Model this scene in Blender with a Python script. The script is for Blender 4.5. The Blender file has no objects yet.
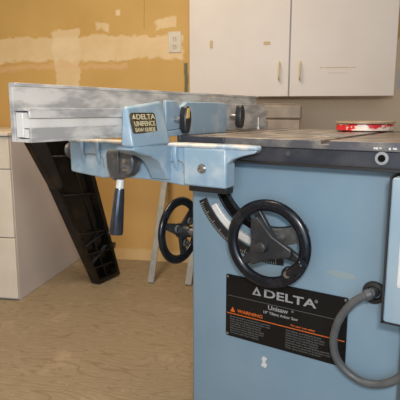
import bpy, bmesh, math, random
from mathutils import Vector, Matrix
random.seed(7)
SC = bpy.context.scene
COL = SC.collection
R = math.radians

# ------------------------------------------------------------------ camera
cd = bpy.data.cameras.new('camera'); cam = bpy.data.objects.new('camera', cd); COL.objects.link(cam)
cam.location = (0, 0, .95); cam.rotation_euler = (R(90 - 9.98), 0, R(10.2))
cd.lens = 45; cd.sensor_width = 36; cd.clip_start = .02
SC.camera = cam
# ------------------------------------------------------------------ light
w = bpy.data.worlds.new('world'); SC.world = w; w.use_nodes = True
w.node_tree.nodes['Background'].inputs[0].default_value = (.62, .8, 1, 1)
w.node_tree.nodes['Background'].inputs[1].default_value = .5
def area(name, loc, rot, sx, sy, power, color):
    l = bpy.data.lights.new(name, 'AREA'); l.shape = 'RECTANGLE'; l.size = sx; l.size_y = sy
    l.energy = power; l.color = color
    o = bpy.data.objects.new(name, l); COL.objects.link(o); o.location = loc; o.rotation_euler = rot
    return o
area('ceiling_lamp_light', (-.7, 1.3, 2.42), (0, 0, 0), .5, 1.2, 34, (1, .80, .56))
area('cool_fill_light', (-.1, -1.75, 1.25), (R(90), 0, 0), 2.6, 1.9, 34, (.72, .87, 1))  # cool fill added behind the camera, source unseen
area('camera_flash', (.05, -.02, 1.12), (R(84), 0, R(8)),   .12, .08, 9, (1, .95, .88))
SC.view_settings.view_transform = 'Standard'; SC.view_settings.look = 'None'
SC.view_settings.exposure = .3; SC.view_settings.gamma = 1; SC.view_settings.use_curve_mapping = False

# ------------------------------------------------------------------ materials
def c4(c): return (c[0], c[1], c[2], 1)
class NT:
    def __init__(s, name):
        s.m = bpy.data.materials.new(name); s.m.use_nodes = True; s.t = s.m.node_tree
        s.b = s.t.nodes['Principled BSDF']
    def n(s, typ, **k):
        x = s.t.nodes.new(typ)
        for a, v in k.items(): setattr(x, a, v)
        return x
    def l(s, a, b): s.t.links.new(a, b)
    def val(s, sock, v):
        if hasattr(v, 'is_output'): s.l(v, sock)
        else: sock.default_value = v
    def math(s, op, a, b=0, c=None, clamp=False):
        x = s.n('ShaderNodeMath', operation=op, use_clamp=clamp)
        s.val(x.inputs[0], a); s.val(x.inputs[1], b)
        if c is not None: s.val(x.inputs[2], c)
        return x.outputs[0]
    def noise(s, vec, scale, detail=4, rough=.55):
        x = s.n('ShaderNodeTexNoise'); x.inputs['Scale'].default_value = scale
        x.inputs['Detail'].default_value = detail; x.inputs['Roughness'].default_value = rough
        if vec is not None: s.l(vec, x.inputs['Vector'])
        return x.outputs['Fac']
    def ramp(s, v, lo, hi):
        x = s.n('ShaderNodeMapRange'); s.val(x.inputs[0], v)
        x.inputs[1].default_value = lo; x.inputs[2].default_value = hi
        return x.outputs[0]
    def mix(s, f, a, b):
        x = s.n('ShaderNodeMix', data_type='RGBA'); s.val(x.inputs[0], f)
        s.val(x.inputs[6], a if hasattr(a, 'is_output') else c4(a)); s.val(x.inputs[7], b if hasattr(b, 'is_output') else c4(b))
        return x.outputs[2]
    def coord(s, scale=None):
        o = s.n('ShaderNodeTexCoord').outputs['Object']
        if scale:
            mp = s.n('ShaderNodeMapping'); mp.inputs['Scale'].default_value = scale; s.l(o, mp.inputs[0]); o = mp.outputs[0]
        return o
    def bump(s, h, strength, dist=.002):
        x = s.n('ShaderNodeBump'); x.inputs['Strength'].default_value = strength; x.inputs['Distance'].default_value = dist
        s.l(h, x.inputs['Height']); s.l(x.outputs[0], s.b.inputs['Normal'])
def mat(name, col, rough=.5, metal=0, col2=None, scale=8, lo=.4, hi=.7, stretch=None, bump=0, coat=0, spec=None):
    q = NT(name); co = q.coord(stretch)
    f = q.noise(co, scale)
    q.l(q.mix(q.ramp(f, lo, hi), col, col2 if col2 else tuple(v * .88 for v in col)), q.b.inputs['Base Color'])
    q.b.inputs['Roughness'].default_value = rough; q.b.inputs['Metallic'].default_value = metal
    if coat: q.b.inputs['Coat Weight'].default_value = coat; q.b.inputs['Coat Roughness'].default_value = .12
    if spec is not None: q.b.inputs['Specular IOR Level'].default_value = spec
    if bump: q.bump(q.noise(co, scale * 6), bump)
    return q.m

M = {}
M['saw_blue'] = mat('blue_paint', (.175, .270, .355), .38, 0, (.215, .305, .380), 5, .35, .75, bump=.02)
M['cast_blue'] = mat('cast_blue_paint', (.25, .365, .475), .33, 0, (.45, .51, .56), 16, .48, .8, bump=.08)
M['dusty_blue'] = mat('sawdust_on_blue_paint', (.30, .40, .50), .5, 0, (.60, .56, .52), 26, .44, .56)
M['box_blue'] = mat('pale_blue_paint', (.23, .32, .40), .4, 0, (.28, .36, .42), 9)
M['alu'] = mat('dusty_aluminium', (.37, .37, .38), .4, .15, (.62, .61, .60), 30, .42, .58, stretch=(1, .35, 1), bump=.03)
M['alu_bright'] = mat('bare_aluminium', (.74, .73, .71), .4, .1, (.62, .61, .6), 14)
M['rim_black'] = mat('black_paint_gloss', (.006, .008, .013), .24, 0, (.025, .027, .032), 30, .5, .8, spec=.4)
M['web_black'] = mat('black_cast_matte', (.016, .018, .022), .4, 0, (.05, .05, .05), 25, .5, .8)
M['black_plastic'] = mat('dusty_black_plastic', (.007, .006, .005), .33, 0, (.04, .027, .016), 12, .5, .8, spec=.4)
M['black'] = mat('plain_black', (.01, .01, .012), .5)
M['hub'] = mat('dusty_grey_cast', (.085, .087, .095), .4, .3, (.17, .17, .18), 30, .48, .62)
M['lever'] = mat('blue_black_grip', (.05, .06, .09), .22, .7, (.10, .11, .14), 20, coat=.5)
M['steel'] = mat('worn_steel', (.45, .44, .43), .32, .85, (.3, .28, .26), 30)
M['skirt'] = mat('dark_iron_edge', (.035, .038, .05), .42, .35, (.075, .075, .085), 12, .45, .7, bump=.03)
M['top'] = mat('rusty_iron_top', (.13, .11, .10), .35, .3, (.40, .34, .29), 16, .4, .65, bump=.02)
M['bevel'] = mat('worn_iron_bevel', (.085, .085, .10), .42, .3, (.22, .205, .19), 18, .45, .7, bump=.03)
M['plate'] = mat('black_label', (.006, .006, .007), .3, 0, (.010, .010, .010), 6, spec=.25)
M['ink_grey'] = mat('grey_lettering', (.30, .30, .31), .5)
M['ink_dim'] = mat('small_grey_lettering', (.10, .10, .10), .5)
M['ink_orange'] = mat('orange_lettering', (.60, .12, .015), .5)
M['gold_plate'] = mat('dark_bronze_plate', (.055, .045, .03), .4, .2, (.12, .10, .06), 60, .45, .6)
M['cream'] = mat('cream_lettering', (.62, .55, .36), .5)
M['scale_white'] = mat('ivory_scale_marks', (.42, .42, .40), .5)
M['cable'] = mat('grey_rubber_cable', (.068, .072, .082), .42, 0, (.10, .105, .11), 20)
M['rubber'] = mat('black_rubber', (.012, .012, .014), .6)
M['cab_side'] = mat('white_melamine', (.58, .56, .59), .45, 0, (.54, .52, .55), 4)
M['cab_front'] = mat('cream_melamine', (.72, .67, .60), .42, 0, (.63, .57, .48), 4)
M['door_white'] = mat('offwhite_door', (.60, .55, .52), .42, 0, (.56, .505, .465), 3)
M['brass'] = mat('worn_brass', (.70, .58, .34), .4, .25)
M['tan'] = mat('tan_residue', (.48, .37, .22), .7)
M['outlet'] = mat('ivory_plastic', (.66, .60, .50), .4)
M['slotdark'] = mat('dark_slot', (.008, .008, .008), .9, spec=0)
M['wood'] = mat('worn_bench_wood', (.24, .17, .11), .6, 0, (.34, .25, .17), 6, stretch=(1, 6, 6))
M['boxbrown'] = mat('dusty_brown_case', (.22, .18, .145), .5, .1, (.31, .25, .20), 14)
M['galv'] = mat('grey_painted_steel', (.21, .22, .225), .42, .3, (.28, .28, .27), 20)
M['sticker'] = mat('white_paper', (.62, .60, .60), .6, 0, (.5, .5, .5), 60)
M['yellow'] = mat('amber_inlay', (.60, .40, .14), .45, 0, (.45, .3, .12), 20)
q = NT('red_white_tin'); f = q.noise(q.coord((1, 1, 1.4)), 34, 3)
q.l(q.mix(q.ramp(f, .50, .56), (.55, .015, .02), (.70, .62, .55)), q.b.inputs['Base Color']); q.b.inputs['Roughness'].default_value = .4
M['tin'] = q.m
M['patch'] = mat('bare_paint_patch', (.24, .30, .32), .5)
M['hole_rim'] = mat('bare_iron_rim', (.28, .28, .29), .6)
M['tintop'] = mat('dusty_tin_top', (.30, .22, .15), .55, 0, (.45, .34, .24), 30)

# wall: ochre paint with bare filler seams
def wall_mat():
    q = NT('ochre_wall_with_seams'); co = q.n('ShaderNodeNewGeometry').outputs['Position']
    sep = q.n('ShaderNodeSeparateXYZ'); q.l(co, sep.inputs[0]); X, Z = sep.outputs[0], sep.outputs[2]
    n1 = q.noise(co, 9, 5); n2 = q.noise(co, 31, 3)
    wob = q.math('ADD', q.math('MULTIPLY', q.math('SUBTRACT', n1, .5), .10), q.math('MULTIPLY', q.math('SUBTRACT', n2, .5), .03))
    def box(x0, x1, z0, z1, soft=.012, k=1.0):
        wx = q.math('MULTIPLY', wob, k)
        a = q.math('SUBTRACT', (x1 - x0) / 2, q.math('ABSOLUTE', q.math('SUBTRACT', q.math('ADD', X, wx), (x0 + x1) / 2)))
        b = q.math('SUBTRACT', (z1 - z0) / 2, q.math('ABSOLUTE', q.math('SUBTRACT', q.math('ADD', Z, wx), (z0 + z1) / 2)))
        return q.ramp(q.math('MINIMUM', a, b), -soft / 2, soft / 2)
    base = q.mix(q.ramp(q.noise(co, 3), .3, .7), (.54, .335, .098), (.60, .385, .125))
    base = q.mix(box(-3, -.2, -.1, 1.02, .1, .3), base, (.58, .35, .115))
    pale = q.mix(q.ramp(n1, .35, .65), (.72, .56, .33), (.80, .64, .42))
    for b in [(-2.4, -.64, 1.265, 1.405), (-1.47, -1.30, 1.0, 1.45), (-1.20, -1.10, 1.43, 1.475), (-.80, -.69, 1.44, 1.50)]:
        base = q.mix(q.math('MULTIPLY', box(*b), .72), base, pale)
    base = q.mix(q.math('MULTIPLY', box(-1.9, -1.0, 1.21, 1.245, .02), .5), base, (.72, .45, .26))
    base = q.mix(q.math('MULTIPLY', box(-1.058, -1.03, 1.525, 1.555, .01, .2), .9), base, pale)
    base = q.mix(q.math('MULTIPLY', box(-.884, -.879, 1.44, 1.75, .003, .2), .5), base, (.25, .15, .05))
    base = q.mix(box(-2.4, -.45, -.1, .075, .02, .3), base, (.66, .45, .21))
    base = q.mix(box(-.64, -.617, 1.02, 1.24, .01, .2), base, (.12, .13, .06))  # shadow of the wall cabinet's side, painted in as a dark green strip
    base = q.mix(box(-.50, 3, .3, 1.35, .02, .2), base, (.70, .56, .40))
    base = q.mix(box(.58, .66, 1.08, 1.18, .02, .4), base, (.50, .52, .54))
    q.l(base, q.b.inputs['Base Color']); q.b.inputs['Roughness'].default_value = .62
    q.bump(n2, .1, .004)
    return q.m
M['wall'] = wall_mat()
M['wall_plain'] = mat('plain_wall', (.55, .42, .25), .7, 0, (.6, .47, .3), 3)
M['ceiling'] = mat('white_ceiling', (.7, .68, .64), .8)
def floor_mat():
    q = NT('worn_plywood_floor'); co = q.coord()
    mp = q.n('ShaderNodeMapping'); mp.inputs['Scale'].default_value = (.8, 3.0, 1); mp.inputs['Rotation'].default_value = (0, 0, R(8)); q.l(co, mp.inputs[0])
    big = q.n('ShaderNodeTexNoise'); big.inputs['Scale'].default_value = 1.6; big.inputs['Detail'].default_value = 2; q.l(mp.outputs[0], big.inputs[0])
    rings = q.math('FRACT', q.math('MULTIPLY', big.outputs['Fac'], 20))
    rings = q.math('MULTIPLY', q.math('ABSOLUTE', q.math('SUBTRACT', rings, .5)), 2)
    fine = q.noise(q.coord((3, 26, 1)), 7, 5, .65)
    c = q.mix(q.ramp(fine, .3, .7), (.215, .168, .112), (.335, .268, .18))
    c = q.mix(q.math('MULTIPLY', q.ramp(rings, .72, .98), .62), c, (.19, .13, .07))
    c = q.mix(q.math('MULTIPLY', q.ramp(q.noise(co, 5, 5, .7), .56, .72), .40), c, (.50, .40, .29))
    c = q.mix(q.math('MULTIPLY', q.ramp(q.noise(co, 70, 2), .66, .72), .5), c, (.55, .47, .37))
    q.l(c, q.b.inputs['Base Color']); q.b.inputs['Roughness'].default_value = .6
    q.bump(fine, .15, .002)
    return q.m
M['floor'] = floor_mat()

# ------------------------------------------------------------------ mesh helpers
class MB:
    def __init__(s): s.b = bmesh.new()
    def box(s, x0, x1, y0, y1, z0, z1, T=None):
        return s.hexa([(x0, y0, z0), (x1, y0, z0), (x1, y1, z0), (x0, y1, z0), (x0, y0, z1), (x1, y0, z1), (x1, y1, z1), (x0, y1, z1)], T)
    def hexa(s, P, T=None):
        v = [s.b.verts.new(T @ Vector(p) if T else Vector(p)) for p in P]
        for f in [(3, 2, 1, 0), (4, 5, 6, 7), (0, 1, 5, 4), (1, 2, 6, 5), (2, 3, 7, 6), (3, 0, 4, 7)]: s.b.faces.new([v[i] for i in f])
        return s
    def prism(s, poly, a, b, axis='Y', T=None):
        def P(p, t):
            v = {'Y': (p[0], t, p[1]), 'X': (t, p[0], p[1]), 'Z': (p[0], p[1], t)}[axis]
            return T @ Vector(v) if T else Vector(v)
        A = [s.b.verts.new(P(p, a)) for p in poly]; B = [s.b.verts.new(P(p, b)) for p in poly]; n = len(poly)
        s.b.faces.new(A); s.b.faces.new(B[::-1])
        for i in range(n): s.b.faces.new([A[i], B[i], B[(i + 1) % n], A[(i + 1) % n]])
        return s
    def lathe(s, prof, n=32, T=None, closed=False):     # prof: (r, z) about Z
        rows = []
        for r, z in prof:
            if r < 1e-6: rows.append([s.b.verts.new(T @ Vector((0, 0, z)) if T else Vector((0, 0, z)))])
            else: rows.append([s.b.verts.new((T or Matrix()) @ Vector((r * math.cos(2 * math.pi * i / n), r * math.sin(2 * math.pi * i / n), z))) for i in range(n)])
        pairs = list(zip(rows, rows[1:])) + ([(rows[-1], rows[0])] if closed else [])
        for A, B in pairs:
            for i in range(n):
                j = (i + 1) % n
                if len(A) == 1 and len(B) > 1: s.b.faces.new([A[0], B[i], B[j]])
                elif len(B) == 1 and len(A) > 1: s.b.faces.new([A[i], A[j], B[0]])
                elif len(A) > 1: s.b.faces.new([A[i], A[j], B[j], B[i]])
        return s
    def cyl(s, p, q_, r0, r1=None, n=24):
        r1 = r0 if r1 is None else r1; p, q_ = Vector(p), Vector(q_); d = q_ - p
        T = Matrix.Translation(p) @ d.to_track_quat('Z', 'Y').to_matrix().to_4x4()
        return s.lathe([(0, 0), (r0, 0), (r1, d.length), (0, d.length)], n, T)
    def tube(s, pts, r, n=14):
        pts = [Vector(p) for p in pts]; rows = []
        up = Vector((0, 1, 0))
        for i, p in enumerate(pts):
            t = (pts[min(i + 1, len(pts) - 1)] - pts[max(i - 1, 0)]).normalized()
            a = t.cross(up)
            if a.length < .05: a = t.cross(Vector((1, 0, 0)))
            a.normalize(); b = t.cross(a)
            rows.append([s.b.verts.new(p + r * (math.cos(2 * math.pi * k / n) * a + math.sin(2 * math.pi * k / n) * b)) for k in range(n)])
        for A, B in zip(rows, rows[1:]):
            for k in range(n): s.b.faces.new([A[k], A[(k + 1) % n], B[(k + 1) % n], B[k]])
        s.b.faces.new(rows[0]); s.b.faces.new(rows[-1])
        return s
    def arcband(s, cx, cz, r0, r1, a0, a1, y0, y1, n=24):
        P = [(cx + r1 * math.cos(R(a0 + (a1 - a0) * i / n)), cz + r1 * math.sin(R(a0 + (a1 - a0) * i / n))) for i in range(n + 1)]
        P += [(cx + r0 * math.cos(R(a1 + (a0 - a1) * i / n)), cz + r0 * math.sin(R(a1 + (a0 - a1) * i / n))) for i in range(n + 1)]
        return s.prism(P, y0, y1)
    def build(s, name, m, parent=None, bevel=0, off=(0, 0, 0), ang=35, kind=None):
        bmesh.ops.recalc_face_normals(s.b, faces=s.b.faces)
        if any(off): bmesh.ops.translate(s.b, verts=s.b.verts, vec=[-v for v in off])
        me = bpy.data.meshes.new(name); s.b.to_mesh(me); s.b.free()
        me.shade_smooth(); me.set_sharp_from_angle(angle=R(ang))
        me.materials.append(M[m])
        o = bpy.data.objects.new(name, me); COL.objects.link(o)
        if parent: o.parent = parent
        if kind: o['kind'] = kind
        if bevel:
            md = o.modifiers.new('bevel', 'BEVEL'); md.width = bevel; md.segments = 2; md.limit_method = 'ANGLE'; md.angle_limit = R(40)
            md.harden_normals = False
        return o
def rrect(x0, x1, z0, z1, r, n=5):
    P = []
    for cx, cz, a in ((x1 - r, z0 + r, -90), (x1 - r, z1 - r, 0), (x0 + r, z1 - r, 90), (x0 + r, z0 + r, 180)):
        for i in range(n + 1): P.append((cx + r * math.cos(R(a + 90 * i / n)), cz + r * math.sin(R(a + 90 * i / n))))
    return P
def smooth_path(P, n=8):
    P = [Vector(p) for p in P]; out = []
    for i in range(len(P) - 1):
        a, b, c, d = P[max(i - 1, 0)], P[i], P[i + 1], P[min(i + 2, len(P) - 1)]
        for k in range(n):
            t = k / n
            out.append(.5 * ((2 * b) + (c - a) * t + (2 * a - 5 * b + 4 * c - d) * t * t + (3 * b - a - 3 * c + d) * t ** 3))
    return out + [P[-1]]
def text(body, name, m, parent, loc, size, rot, ext=.0003, sx=1, align='LEFT', bold=.02, off=(0, 0, 0)):
    cu = bpy.data.curves.new(name, 'FONT'); cu.body = body; cu.size = size; cu.extrude = ext; cu.align_x = align; cu.offset = size * bold
    cu.resolution_u = 3
    tmp = bpy.data.objects.new('tmp', cu); COL.objects.link(tmp)
    bpy.context.view_layer.update()
    me = bpy.data.meshes.new_from_object(tmp.evaluated_get(bpy.context.evaluated_depsgraph_get()))
    bpy.data.objects.remove(tmp); bpy.data.curves.remove(cu)
    me.transform(Matrix.Translation(Vector(loc) - Vector(off)) @ rot @ Matrix.Diagonal((sx, 1, 1, 1)))
    me.materials.clear(); me.materials.append(M[m]); me.name = name
    o = bpy.data.objects.new(name, me); COL.objects.link(o); o.parent = parent
    return o
FRONT = Matrix.Rotation(R(90), 4, 'X')                         # text facing -Y
SIDE = Matrix.Rotation(R(90), 4, 'Z') @ Matrix.Rotation(R(90), 4, 'X')   # text facing +X, running +Y
def tag(o, label, cat, group=None):
    o['label'] = label; o['category'] = cat
    if group: o['group'] = group
    return o
def empty(name, label, cat, loc=(0, 0, 0), rz=0, group=None):
    o = bpy.data.objects.new(name, None); COL.objects.link(o); o.location = loc; o.rotation_euler = (0, 0, rz)
    o.empty_display_size = .05
    return tag(o, label, cat, group)
# the saw stands turned 23.3 degrees in the room
TH = R(-23.3)
SM = Matrix.Rotation(TH, 4, 'Z') @ Matrix.Translation((-.773, 1.128, 0))
def saw_thing(name, label, cat, at=(0, 0, 0), group=None):
    return empty(name, label, cat, SM @ Vector(at), TH, group)

# ------------------------------------------------------------------ room shell
YB = 3.02
MB().box(-2.4, 2.4, -1.8, YB, -.05, 0).build('floor', 'floor', kind='structure')
MB().box(-2.4, 2.4, -1.8, YB, 2.5, 2.55).build('ceiling', 'ceiling', kind='structure')
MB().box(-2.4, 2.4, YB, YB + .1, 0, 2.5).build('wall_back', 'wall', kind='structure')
MB().box(-2.5, -2.4, -1.8, YB + .1, 0, 2.5).build('wall_left', 'wall_plain', kind='structure')
MB().box(2.4, 2.5, -1.8, YB + .1, 0, 2.5).build('wall_right', 'wall_plain', kind='structure')
MB().box(-2.5, -1.5, -1.9, -1.8, 0, 2.5).box(1.3, 2.5, -1.9, -1.8, 0, 2.5).box(-1.5, 1.3, -1.9, -1.8, 2.3, 2.5).build('wall_front', 'wall_plain', kind='structure')

# ------------------------------------------------------------------ low drawer cabinet at the left
t = empty('drawer_cabinet', 'low white cabinet with cream drawer fronts standing on the floor against the back wall', 'cabinet', (-1.9, 2.62, 0))
o = (-1.9, 2.62, 0)
MB().box(-2.39, -1.34, 2.24, 3.015, 0, .835).build('cabinet_body', 'cab_side', t, .002, o)
MB().box(-2.39, -1.335, 2.21, 3.015, .837, .853).build('counter_top', 'cab_front', t, .002, o)
for x0, x1 in ((-2.38, -1.865), (-1.86, -1.341)):
    for z0, z1 in ((.012, .327), (.332, .672), (.677, .832)):
        d = MB().box(x0, x1, 2.222, 2.239, z0, z1).build('drawer', 'cab_front', t, .002, o)
        cx = (x0 + x1) / 2
        MB().tube([(cx - .05, 2.22, z1 - .05), (cx - .05, 2.205, z1 - .05), (cx + .05, 2.205, z1 - .05), (cx + .05, 2.22, z1 - .05)], .004, 8).build('handle', 'brass', d, 0, o)

# ------------------------------------------------------------------ wall cabinet
t = empty('wall_cabinet', 'off-white double-door wall cabinet with small brass pulls fixed above the saw', 'cabinet', (-.02, 2.86, 1.03))
o = (-.02, 2.86, 1.03)
MB().box(-.543, .505, 2.722, 3.018, 1.03, 2.1).build('cabinet_body', 'door_white', t, .002, o)
for x0, x1, hx in ((-.543, -.020, -.070), (-.014, .505, .036)):
    d = MB().box(x0, x1, 2.70, 2.72, 1.030, 2.098).build('door', 'door_white', t, .002, o)
    MB().tube(smooth_path([(hx, 2.70, 1.115), (hx, 2.678, 1.123), (hx, 2.675, 1.16), (hx, 2.678, 1.197), (hx, 2.70, 1.205)], 4), .0045, 8).build('handle', 'brass', d, 0, o)
    if x0 < -.1:
        for px, pz, a, b in ((-.425, 1.30, .008, .02), (-.135, 1.30, .018, .008)):
            MB().prism(rrect(px - a, px + a, pz - b, pz + b, .004), 2.6985, 2.70).build('glue_mark', 'tan', d, 0, o)
    else:
        text('~ ~--~--~~- -~', 'pencil_mark', 'tan', d, (.135, 2.6995, 1.165), .03, FRONT, .0002, off=o)
        MB().box(.18, .27, 2.6993, 2.7, 1.145, 1.147).build('pencil_line', 'tan', d, 0, o)

# ------------------------------------------------------------------ wall outlet
o = (-.695, YB, 1.36)
t = empty('electrical_outlet', 'ivory duplex electrical outlet on the pale seam of the ochre wall', 'outlet', o)
MB().prism(rrect(-.733, -.657, 1.30, 1.42, .006), YB - .006, YB).build('cover_plate', 'outlet', t, .001, o)
for z in (1.338, 1.382):
    r = MB().lathe([(0, 0), (.0165, 0), (.0165, .003), (.0, .003)], 20, Matrix.Translation((-.695, YB - .006, z)) @ Matrix.Rotation(R(90), 4, 'X')).build('receptacle', 'outlet', t, 0, o)
    MB().box(-.703, -.7005, YB - .0095, YB - .008, z - .006, z + .006).box(-.6895, -.687, YB - .0095, YB - .008, z - .006, z + .006).box(-.697, -.693, YB - .0095, YB - .008, z - .013, z - .009).build('slots', 'slotdark', r, 0, o)

# ------------------------------------------------------------------ bench and case behind the saw
o = (.12, 2.72, 0)
t = empty('workbench', 'plain brown wooden bench against the back wall behind the table saw', 'bench', o)
MB().box(-.30, 1.2, 2.46, 3.01, .80, .84).build('bench_top', 'wood', t, .003, o)
for x in (-.26, 1.1):
    for y in (2.50, 2.94): MB().box(x, x + .06, y, y + .06, 0, .80).build('leg', 'wood', t, .003, o)
o = (-.05, 2.66, .84)
t = empty('tool_case', 'long brown ridged case lying on the bench behind the rip fence', 'case', o)
MB().box(-.20, .045, 2.56, 2.74, .84, .915).build('case_body', 'boxbrown', t, .006, o)
MB().box(-.205, .05, 2.555, 2.745, .9155, .985).build('lid', 'boxbrown', t, .008, o)
MB().box(-.15, .02, 2.59, 2.71, .985, .992).build('raised_panel', 'boxbrown', t, .003, o)

# ------------------------------------------------------------------ folded black sawhorse
o = (-.99, 2.62, 0)
t = empty('folding_sawhorse', 'folded black ribbed plastic sawhorse leaning on the white drawer cabinet', 'sawhorse', o)
BL, BR, TL_, TR_ = Vector((-1.075, 2.535, .004)), Vector((-1.015, 2.72, .004)), Vector((-1.265, 2.235, .86)), Vector((-1.045, 2.33, .86))
WN = (BR - BL).cross(TL_ - BL).normalized()
if WN.y > 0: WN = -WN                              # towards the camera
def quad(mb):                                      # unit box (u across, v depth, w along) mapped onto the leaning panel
    for v in mb.b.verts:
        u, d, l = v.co
        v.co = BL.lerp(BR, u).lerp(TL_.lerp(TR_, u), l) + WN * d + Vector((0, 0, .02 * (1 - l) if d < 0 else 0))
    return mb
def sh(name, boxes, m='black_plastic', bevel=.003):
    mb = MB()
    for b in boxes: mb.box(*b)
    return quad(mb).build(name, m, t, bevel, o)
sh('leg_panel', [(0, 1, -.006, 0, 0, 1), (0, .09, 0, .055, 0, 1), (.91, 1, 0, .055, 0, 1), (.09, .91, 0, .055, 0, .02), (.09, .91, 0, .055, .98, 1)])
for w0 in (.10, .20, .34, .60, .84):
    sh('cross_rib', [(.09, .91, 0, .046, w0, w0 + .012)])
sh('long_rib', [(.47, .51, 0, .042, .02, .30)]); sh('long_rib', [(.62, .66, 0, .042, .36, .84)])
for a, b in ((.14, .24), (.26, .33)):
    mb = MB().hexa([(.12, .02, a), (.16, .02, a), (.88, .02, b), (.84, .02, b), (.12, .044, a), (.16, .044, a), (.88, .044, b), (.84, .044, b)])
    quad(mb).build('brace_rib', 'web_black', t, 0, o)
P = [(-.22, 1.02), (.14, 1.02), (.14, .72)] + [(.005 + .135 * math.cos(R(a)), .70 + .05 * math.sin(R(a))) for a in range(0, -181, -20)]
quad(MB().prism(P, .03, .075, 'Y')).build('folded_leg', 'black_plastic', t, .006, o)
hp = BL.lerp(BR, .6).lerp(TL_.lerp(TR_, .6), .88) + WN * .06
MB().lathe([(0, -.01), (.034, -.01), (.040, 0), (.034, .01), (.020, .012), (.016, .004), (0, .004)], 24, Matrix.Translation(hp) @ WN.to_track_quat('Z', 'Y').to_matrix().to_4x4()).build('hinge_disc', 'hub', t, 0, o)
kp = BR.lerp(TR_, .235) + WN * .025
MB().cyl(kp - Vector((.01, 0, 0)), kp + Vector((.035, 0, -.004)), .014, .020, 18).build('foot_knob', 'black_plastic', t, .002, o)

# ------------------------------------------------------------------ grey trestle leaning on the wall
o = (-.64, 2.62, 0)
t = empty('steel_trestle', 'grey flat-bar steel trestle frame leaning on the ochre wall behind the saw', 'trestle', o)
def bar(p, q_, wx, wy):
    p, q_ = Vector(p), Vector(q_); x = Vector((1, 0, 0)); d = (q_ - p).normalized(); y = d.cross(x).normalized(); x = y.cross(d)
    P = []
    for c in (p, q_):
        for a, b in ((-1, -1), (1, -1), (1, 1), (-1, 1)): P.append(c + x * wx * a + y * wy * b)
    return MB().hexa(P)
for xa, xb in ((-.75, -.735), (-.535, -.50)):
    l = bar((xa, 2.60, .0045), (xb, 2.995, .70), .018, .004).build('leg', 'galv', t, .001, o)
bar((-.76, 2.993, .72), (-.44, 2.993, .72), .02, .02).build('top_rail', 'galv', t, .002, o)

# ------------------------------------------------------------------ table saw
t = saw_thing('table_saw', 'large blue cabinet table saw with black handwheel, black label plate and dark iron top', 'table saw')
CW, CD_ = .567, .60
MB().box(0, CW, 0, CD_, .06, .826).build('cabinet', 'saw_blue', t, .006)
MB().box(.02, CW - .02, .02, CD_ - .02, 0, .062).build('base', 'black', t)
# table top: iron skirt, worn bevel band and top with two mitre slots
TX0, TX1, TY0, TY1 = -.012, .72, -.045, .655
MB().box(TX0 + .004, TX1 - .004, TY0 + .004, TY0 + .034, .829, .868).box(TX0 + .004, TX0 + .034, TY0 + .034, TY1 - .004, .829, .868).box(TX0 + .034, TX1 - .004, TY1 - .034, TY1 - .004, .829, .868).box(TX0 + .034, TX1 - .004, TY0 + .034, TY1 - .034, .85, .868).build('table_skirt', 'skirt', t, .003)
MB().box(.004, CW - .004, .004, CD_ - .004, .826, .85).build('cabinet_flange', 'black', t)
prof = [(TX0, .868)]
prof += [(TX1, .868), (TX1, .888)]
for sx in (.388, .06):
    prof += [(sx + .0095, .888), (sx + .0095, .879), (sx - .0095, .879), (sx - .0095, .888)]
prof += [(TX0, .888)]
top = MB().prism(prof, TY0, TY1).build('table_top', 'top', t, .0015)
top.data.materials.append(M['bevel']); top.data.materials.append(M['skirt'])
for f in top.data.polygons:
    if abs(f.normal.z) < .5 and f.center.y < TY0 + .001: f.material_index = 1
    if abs(f.normal.x) > .9 and f.center.x < 0: f.material_index = 2
MB().box(TX0 - .003, TX0 + .007, TY0 - .003, TY1, .872, .8895).box(TX0 + .007, .13, TY0 - .003, TY0 + .0005, .872, .8885).build('edge_trim', 'skirt', t, .002)
MB().box(.29, .38, .12, .45, .8883, .8893).build('throat_plate', 'steel', t, .0005)
MB().lathe([(.0135, 0), (.0140, .001), (.0075, .0015), (.0065, .0), (.0135, 0)], 24, Matrix.Translation((.512, TY0 + .004, .854)) @ Matrix.Rotation(R(90), 4, 'X')).build('hole_rim', 'hole_rim', t)
MB().lathe([(0, 0), (.0078, 0), (.0078, .0022), (0, .0022)], 20, Matrix.Translation((.512, TY0 + .003, .854)) @ Matrix.Rotation(R(90), 4, 'X')).build('bolt_hole', 'slotdark', t)
for x in (.495, .500, .507, .526, .534, .538):
    MB().box(x, x + .004, TY0 - .0006, TY0 + .001, .872 + random.random() * .003, .877).build('paint_fleck', 'sticker', t)
for x in (.195, .30):
    MB().lathe([(0, 0), (.006, 0), (.006, .0012), (0, .0012)], 16, Matrix.Translation((x, TY0 + .004, .855)) @ Matrix.Rotation(R(90), 4, 'X')).build('plugged_hole', 'hub', t)

# label plate with lettering
lp = MB().prism(rrect(.114, .447, .342, .518, .004), -.003, 0).build('label_plate', 'plate', t)
def lt(s, x, z, size, m='ink_dim', sx=1): return text(s, 'lettering', m, lp, (x, -.0034, z), size, FRONT, .0002, sx)
lt('DELTA', .226, .476, .030, 'ink_grey', 1.58)
MB().prism([(.194, .476), (.220, .476), (.207, .500)], -.0038, -.0030).build('emblem', 'ink_grey', lp)
MB().prism([(.2015, .4795), (.2125, .4795), (.207, .490)], -.0044, -.0037).build('emblem_centre', 'plate', lp)
lt('®', .366, .490, .010, 'ink_grey')
MB().box(.120, .440, -.0036, -.003, .4585, .4598).build('rule_line', 'ink_dim', lp)
lt('Unisaw', .240, .4445, .0165, 'ink_grey', 1.15)
lt('®', .306, .451, .007, 'ink_grey')
lt('10" Tilting Arbor Saw', .226, .4315, .0105, 'ink_grey', 1.05)
MB().prism([(.128, .414), (.143, .414), (.1355, .428)], -.0038, -.003).build('warning_triangle', 'ink_orange', lp)
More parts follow.
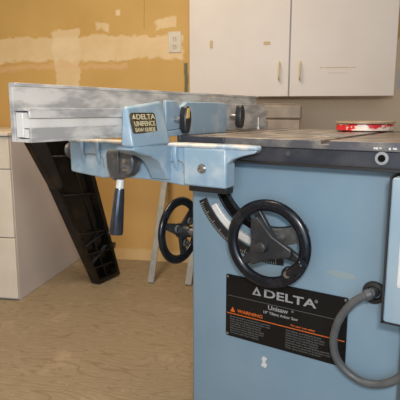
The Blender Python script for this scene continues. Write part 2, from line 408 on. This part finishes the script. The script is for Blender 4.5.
lt('WARNING', .150, .4155, .0125, 'ink_orange', 1.25)
MB().box(.118, .443, -.0036, -.003, .4075, .4098).build('orange_line', 'ink_orange', lp)
lt('For your own safety', .305, .4145, .0068, 'ink_orange', 1.15)
ph = ['Read instruction manual before operating', 'Keep guard in place and in working order', 'Wear eye protection at all times', 'Use splitter and kickback fingers', 'Keep hands out of line of saw blade', 'Disconnect power before servicing', 'Know how to avoid kickbacks', 'Use push stick when required']
for i in range(8):
    lt(ph[i], .128, .3985 - i * .0066, .0062, 'ink_dim', 1.15)
    lt(ph[(i + 3) % 8], .292, .3985 - i * .0066, .0062, 'ink_dim', 1.15)
for x, z in ((.119, .512), (.441, .512), (.119, .348), (.441, .348)):
    MB().lathe([(0, 0), (.004, 0), (.003, .002), (0, .0025)], 12, Matrix.Translation((x, -.003, z)) @ Matrix.Rotation(R(90), 4, 'X')).build('rivet', 'steel', lp)

# tilt scale and curved slot behind the handwheel
AX, AZ = .25, .815
sl = MB().arcband(AX, AZ, .156, .176, 206, 302, -.0015, .001).build('curved_slot', 'slotdark', t)
MB().arcband(AX, AZ, .148, .156, 210, 300, -.012, 0).arcband(AX, AZ, .176, .183, 206, 240, -.008, 0).build('slot_flange', 'rim_black', t, .002)
MB().arcband(AX, AZ, .192, .212, 212, 262, -.016, 0).build('tilt_pointer_guard', 'alu_bright', t, .003)
ts = MB().arcband(AX, AZ, .222, .248, 205, 277, -.004, 0).build('tilt_scale', 'black', t, .001)
m = MB()
for i in range(46):
    a = R(207 + i * 1.45); r1 = .246; r0 = .233 if i % 5 == 0 else .239
    da = .0028
    m.prism([(AX + r0 * math.cos(a - da), AZ + r0 * math.sin(a - da)), (AX + r1 * math.cos(a - da), AZ + r1 * math.sin(a - da)), (AX + r1 * math.cos(a + da), AZ + r1 * math.sin(a + da)), (AX + r0 * math.cos(a + da), AZ + r0 * math.sin(a + da))], -.0048, -.0038)
m.build('scale_marks', 'scale_white', ts)
MB().arcband(AX, AZ, .150, .190, 255, 300, -.02, -.004).build('trunnion_bracket', 'steel', t, .004)

def handwheel(parent, T, name, angs, crank, knob):
    NR = 18
    rim = MB().lathe([(.0935 + .0140 * math.cos(2 * math.pi * k / NR), .010 * math.sin(2 * math.pi * k / NR)) for k in range(NR)], 64, T, closed=True).build(name, 'rim_black', parent, ang=80)
    for a in angs:
        Q = T @ Matrix.Rotation(R(a), 4, 'Z')
        MB().hexa([(.01, -.022, -.016), (.083, -.010, -.006), (.083, .010, -.006), (.01, .022, -.016), (.01, -.020, -.004), (.083, -.008, .005), (.083, .008, .005), (.01, .020, -.004)], Q).build('spoke', 'web_black', rim, .003)
    MB().lathe([(0, -.04), (.017, -.04), (.020, -.02), (.024, -.016), (.024, .002), (.016, .008), (0, .008)], 28, T).build('hub', 'web_black', rim)
    if knob:
        Q = T @ Matrix.Translation((0, 0, .008))
        # broad three-armed locking knob
        P = []
        for k in range(3):
            a = R(knob + 120 * k); rk = (.070, .058, .070)[k]
            P += [(rk * math.cos(a - .14), rk * math.sin(a - .14)), (rk * math.cos(a + .14), rk * math.sin(a + .14)), (.034 * math.cos(a + R(60)), .034 * math.sin(a + R(60)))]
        MB().prism(P, 0, .016, 'Z', Q).build('lock_knob', 'web_black', rim, .004)
        MB().lathe([(0, 0), (.015, 0), (.012, .018), (.006, .021), (0, .021)], 20, Q @ Matrix.Translation((0, 0, .014))).build('knob_cap', 'web_black', rim)
    if crank is not None:
        a = R(crank); c = Vector((.084 * math.cos(a), .084 * math.sin(a), 0))
        Q = T @ Matrix.Translation(c)
        MB().lathe([(0, 0), (.015, 0), (.0165, .006), (.0155, .018), (.012, .022), (0, .022)], 24, Q @ Matrix.Translation((0, 0, .004))).build('crank_pivot', 'rim_black', rim)
        MB().lathe([(0, 0), (.0085, 0), (.0075, .002), (0, .002)], 18, Q @ Matrix.Translation((0, 0, .026))).build('pivot_screw', 'steel', rim)
        d = Q @ Vector((0, 0, .016)); e = Q @ Vector((.040, .034, .030))
        MB().cyl(d, e, .0125, .0110, 20).build('crank_handle', 'rim_black', rim, .003)
    return rim
TF = Matrix.Translation((.262, -.062, .642)) @ Matrix.Rotation(R(90), 4, 'X')
handwheel(t, TF @ Matrix.Translation((.001, -.006, 0)) @ Matrix.Diagonal((1.03, 1.02, 1, 1)), 'handwheel', (110, 220, -18), -43, 112)
MB().cyl((.262, -.062, .642), (.262, .0, .642), .012).build('handwheel_shaft', 'steel', t)
TL = Matrix.Translation((-.115, .10, .588)) @ Matrix.Rotation(R(-90), 4, 'Y') @ Matrix.Rotation(R(20), 4, 'Z')
TL = TL @ Matrix.Diagonal((.98, .98, 1, 1))
w2 = handwheel(t, TL, 'tilt_handwheel', (30, 150, 270), None, 0)
MB().cyl((-.115, .10, .588), (.0, .10, .588), .012).build('tilt_shaft', 'steel', t)
for a in (0, 120, 240):
    Q = TL @ Matrix.Rotation(R(a + 30), 4, 'Z') @ Matrix.Translation((.040, 0, -.016)) @ Matrix.Rotation(R(180), 4, 'X')
    MB().lathe([(.009, 0), (.012, 0), (.012, .006), (.009, .006)], 16, Q, closed=True).build('spoke_ring', 'hub', w2)

# cable, grommet, switch box, scrap of paper
MB().lathe([(.024, 0), (.027, .004), (.025, .010), (.017, .012), (.014, .006), (.014, 0)], 28, Matrix.Translation((.505, 0, .545)) @ Matrix.Rotation(R(90), 4, 'X'), closed=True).build('cable_grommet', 'rubber', t)
MB().cyl((.505, .0, .545), (.507, -.045, .556), .0125, .010, 18).cyl((.509, -.045, .556), (.497, -.052, .551), .0125).build('strain_relief', 'cable', t, .002)
cb = MB().tube(smooth_path([(.507, -.047, .556), (.497, -.052, .551), (.469, -.05, .526), (.440, -.045, .478), (.428, -.04, .425), (.436, -.035, .378), (.465, -.03, .346), (.503, -.03, .334), (.545, -.03, .345), (.582, -.03, .378), (.60, -.05, .44), (.60, -.06, .52)], 8), .0094).build('power_cable', 'cable', t)
cb['label'] = 'grey rubber power cable hanging in a loop'
sb = MB().prism(rrect(.548, .700, .520, .822, .006), -.100, 0).build('switch_box', 'box_blue', t, .003)
sb['label'] = 'pale blue switch box'
MB().box(.5445, .548, -.103, 0, .517, .825).box(.5445, .70, -.1, 0, .517, .520).build('box_gasket', 'rubber', sb)
MB().prism(rrect(.572, .64, .60, .72, .004), -.103, -.0995).build('switch_plate', 'sticker', sb)
MB().prism([(.223, .281), (.236, .277), (.241, .286), (.234, .293), (.240, .305), (.229, .309), (.224, .300), (.228, .293)], -.0012, 0).build('paper_scrap', 'sticker', t)
MB().prism([(.385, .572), (.43, .562), (.463, .567), (.455, .578), (.41, .580)], -.0006, 0).build('bare_patch', 'patch', t)

# ------------------------------------------------------------------ rip fence with its casting
FO = (-.06, -.1, .77)
t = saw_thing('rip_fence', 'long dusty aluminium rip fence on a blue casting clamped at the front of the saw', 'fence', FO)
FY0, FY1 = -.49, .56
bar_ = MB().prism([(-.106, .8905), (-.094, .8905), (-.094, .9995), (-.086, 1.0015), (-.086, 1.007), (-.106, 1.007)], FY0, FY1)
bar_.prism([(-.094, .9505), (-.045, .9505), (-.045, .938), (-.051, .938), (-.051, .944), (-.0935, .944)][::1], FY0 + .001, FY1) if False else None
bar_.box(-.094, -.045, FY0, FY1, .952, .958).box(-.051, -.045, FY0, FY1, .938, .952)
bar_.box(-.094, -.045, FY0, FY1, .8905, .897).box(-.051, -.045, FY0, FY1, .897, .919)
fb = bar_.build('fence_bar', 'alu', t, .0008, FO)
MB().box(-.070, -.054, FY0 + .002, FY1, .9185, .9385).build('slot_floor', 'alu_bright', fb, 0, FO)
MB().box(-.0925, -.0715, FY0 + .003, FY0 + .03, .9, .949).box(-.0695, -.0525, FY0 + .003, FY0 + .03, .899, .9165).build('end_plug', 'alu_bright', fb, .001, FO)
# long front casting under the bar
prof = [(-.385, .868), (-.384, .778), (-.380, .773), (-.36, .771), (-.25, .762), (-.215, .768), (-.10, .770), (-.03, .768), (.04, .762), (.045, .770), (.045, .868)]
cs = MB().prism(prof, -.088, -.060).build('carriage', 'cast_blue', t, .004, FO)
m = MB().prism([(-.385, -.055), (-.385, -.095), (.12, -.098), (.245, -.098), (.252, -.085), (.245, -.068), (.21, -.052), (.15, -.048)], .862, .872, 'Z')
m.build('top_flange', 'dusty_blue', cs, .004, FO)
MB().box(.04, .165, -.098, -.050, .766, .8625).build('end_block', 'cast_blue', cs, .005, FO)
MB().box(.052, .162, -.090, -.055, .752, .766).build('lower_strip', 'black', cs, .001, FO)  # thin black strip directly below the end block
MB().box(.166, .60, -.07, -.046, .829, .834).build('rail_strip', 'black', cs, 0, FO)
for x in (-.325, -.262, .012):
    MB().prism([(-.088, .868), (-.098, .868), (-.100, .84), (-.094, .815), (-.088, .80)], x - .006, x + .006, 'X').build('buttress', 'cast_blue', cs, .003, FO)
for xa, xb in ((-.33, -.245), (-.004, .036)):
    pts = [(xa, -.088, .822), (xa + .02, -.088, .83), (xb - .02, -.088, .828), (xb - .004, -.088, .82), (xb, -.088, .795)]
    MB().tube(smooth_path(pts, 5), .0022, 8).build('casting_seam', 'galv', cs, 0, FO)
MB().lathe([(0, 0), (.012, 0), (.012, .003), (.0085, .003), (.0085, .009), (.006, .0095), (.004, .006), (0, .006)], 24, Matrix.Translation((.098, -.098, .812)) @ Matrix.Rotation(R(90), 4, 'X')).build('socket_bolt', 'steel', cs, 0, FO)
MB().lathe([(0, 0), (.009, 0), (.009, .002), (0, .002)], 16, Matrix.Translation((-.355, -.088, .80)) @ Matrix.Rotation(R(90), 4, 'X')).build('cast_mark', 'cast_blue', cs, 0, FO)
# dusty sawdust film is part of the flange; upright arm beside the bar
m = MB()
m.hexa([(-.045, -.236, .868), (-.006, -.236, .868), (-.006, -.085, .868), (-.045, -.085, .868), (-.045, -.228, .962), (-.030, -.228, .962), (-.030, -.092, .978), (-.045, -.092, .978)])
arm = m.build('name_plate_bracket', 'cast_blue', t, .006, FO)
MB().prism([(-.226, .869), (-.236, .862), (-.205, .850), (-.165, .842), (-.132, .826), (-.112, .800), (-.100, .778), (-.085, .772), (-.085, .869)], -.066, -.006, 'X').build('bracket_foot', 'cast_blue', t, .006, FO)
MB().prism([(.160, .863), (.246, .863), (.238, .855), (.205, .847), (.180, .838), (.160, .822)], -.092, -.064, 'Y').build('flange_gusset', 'cast_blue', cs, .003, FO)
MB().prism([(-.07, .886), (.225, .886), (.235, .895), (.235, .972), (.225, .978), (.02, .978), (-.0, .965), (-.0, .905), (-.07, .900)], -.045, -.028, 'X').build('side_arm', 'cast_blue', t, .003, FO)
MB().prism([(-.07, .900), (-.0, .905), (-.0, .95), (-.02, .98), (-.07, .98)], -.045, -.034, 'X').build('arm_web', 'cast_blue', t, .003, FO)
# name plate (leans with the bracket face)
Tn = Matrix.Translation((-.0145, -.226, .899)) @ Matrix.Rotation(R(-10.8), 4, 'Y')
npl = MB().prism(rrect(.0, .094, 0, .050, .008), -.0015, .0015, 'X', Tn).build('name_plate', 'gold_plate', arm, 0, FO)
for s_, z, sz, sx in (('DELTA', .034, .0175, 1.35), ('UNIFENCE', .018, .0165, 1.02), ('SAW GUIDE', .004, .0135, 1.05)):
    a = text(s_, 'lettering', 'cream', npl, (0, 0, 0), sz, Tn @ Matrix.Translation((.002, .020 if s_ == 'DELTA' else .010, z)) @ SIDE, .0003, sx, off=FO)
MB().prism([(.007, .035), (.019, .035), (.013, .047)], .0012, .0022, 'X', Tn).build('emblem', 'cream', npl, 0, FO)
# clamp knobs on the arm
def wing(y, z, h, inlay):
    k = MB().cyl((-.034, y, z), (-.010, y, z), .008, n=16)
    k.build('knob_stem', 'steel', t, 0, FO)
    P = [(y - .013, z - .6 * h), (y - .003, z - h), (y + .008, z - .9 * h), (y + .016, z - .1 * h), (y + .015, z + .5 * h), (y + .006, z + h), (y - .006, z + .95 * h), (y - .013, z + .3 * h)]
    b = MB().prism(P, -.012, .010, 'X').build('clamp_knob', 'web_black', t, .004, FO)
    if inlay: MB().prism([(y - .011, z + .08 * h), (y + .003, z + .12 * h), (y + .005, z + .85 * h), (y - .006, z + .8 * h)], .0095, .012, 'X').build('amber_inlay', 'yellow', b, .001, FO)
wing(-.030, .930, .036, True); wing(.268, .936, .036, False)
MB().box(-.045, -.040, .236, FY1 - .04, .893, .975).build('rear_plate', 'alu', t, .001, FO)
MB().cyl((-.036, .465, .893), (-.036, .465, .932), .0022, n=10).cyl((-.036, .465, .890), (-.036, .465, .898), .005, n=12).build('stop_pin', 'alu_bright', t, 0, FO)
# cam hub and lever
hb = MB().prism([(-.192, .840), (-.186, .848), (-.115, .849), (-.098, .840), (-.094, .818), (-.102, .795), (-.116, .782), (-.165, .766), (-.178, .772), (-.189, .80)], -.136, -.098).build('clamp_hub', 'hub', t, .008, FO)
MB().cyl((-.137, -.100, .815), (-.137, -.060, .815), .022).build('hub_boss', 'hub', t, .002, FO)
MB().box(-.146, -.141, -.142, -.135, .79, .862).build('hub_rib', 'hub', t, .002, FO)
MB().cyl((-.124, -.139, .822), (-.124, -.135, .822), .006, n=14).box(-.130, -.106, -.1385, -.1355, .796, .801).build('hub_screw', 'steel', t, 0, FO)
p0, p1 = Vector((-.152, -.122, .770)), Vector((-.168, -.130, .615)); d = (p1 - p0)
MB().cyl(p0, p0 + d * .16, .0105, .0115).build('lever_collar', 'alu_bright', t, .001, FO)
Tl = Matrix.Translation(p0 + d * .16) @ d.to_track_quat('Z', 'Y').to_matrix().to_4x4(); Ll = d.length * .84
MB().lathe([(0, 0), (.0125, 0), (.0135, .004), (.0165, Ll * .45), (.0200, Ll * .93), (.0190, Ll * .985), (.012, Ll), (0, Ll)], 28, Tl).build('lever_grip', 'lever', t, 0, FO)

# ------------------------------------------------------------------ red tin on the table
o = (.318, .52, .888)
t = saw_thing('round_tin', 'flat round red and white patterned tin lying on the saw table', 'tin', o)
MB().lathe([(0, .003), (.084, .003), (.090, .006), (.088, .024), (0, .027)], 48).build('tin_body', 'tin', t)
MB().lathe([(0, .027), (.092, .027), (.092, .032), (.084, .033), (.080, .030), (0, .030)], 48).build('lid', 'tintop', t)
MB().lathe([(0, 0), (.07, 0), (.07, .004), (0, .004)], 32).build('base_ring', 'slotdark', t)
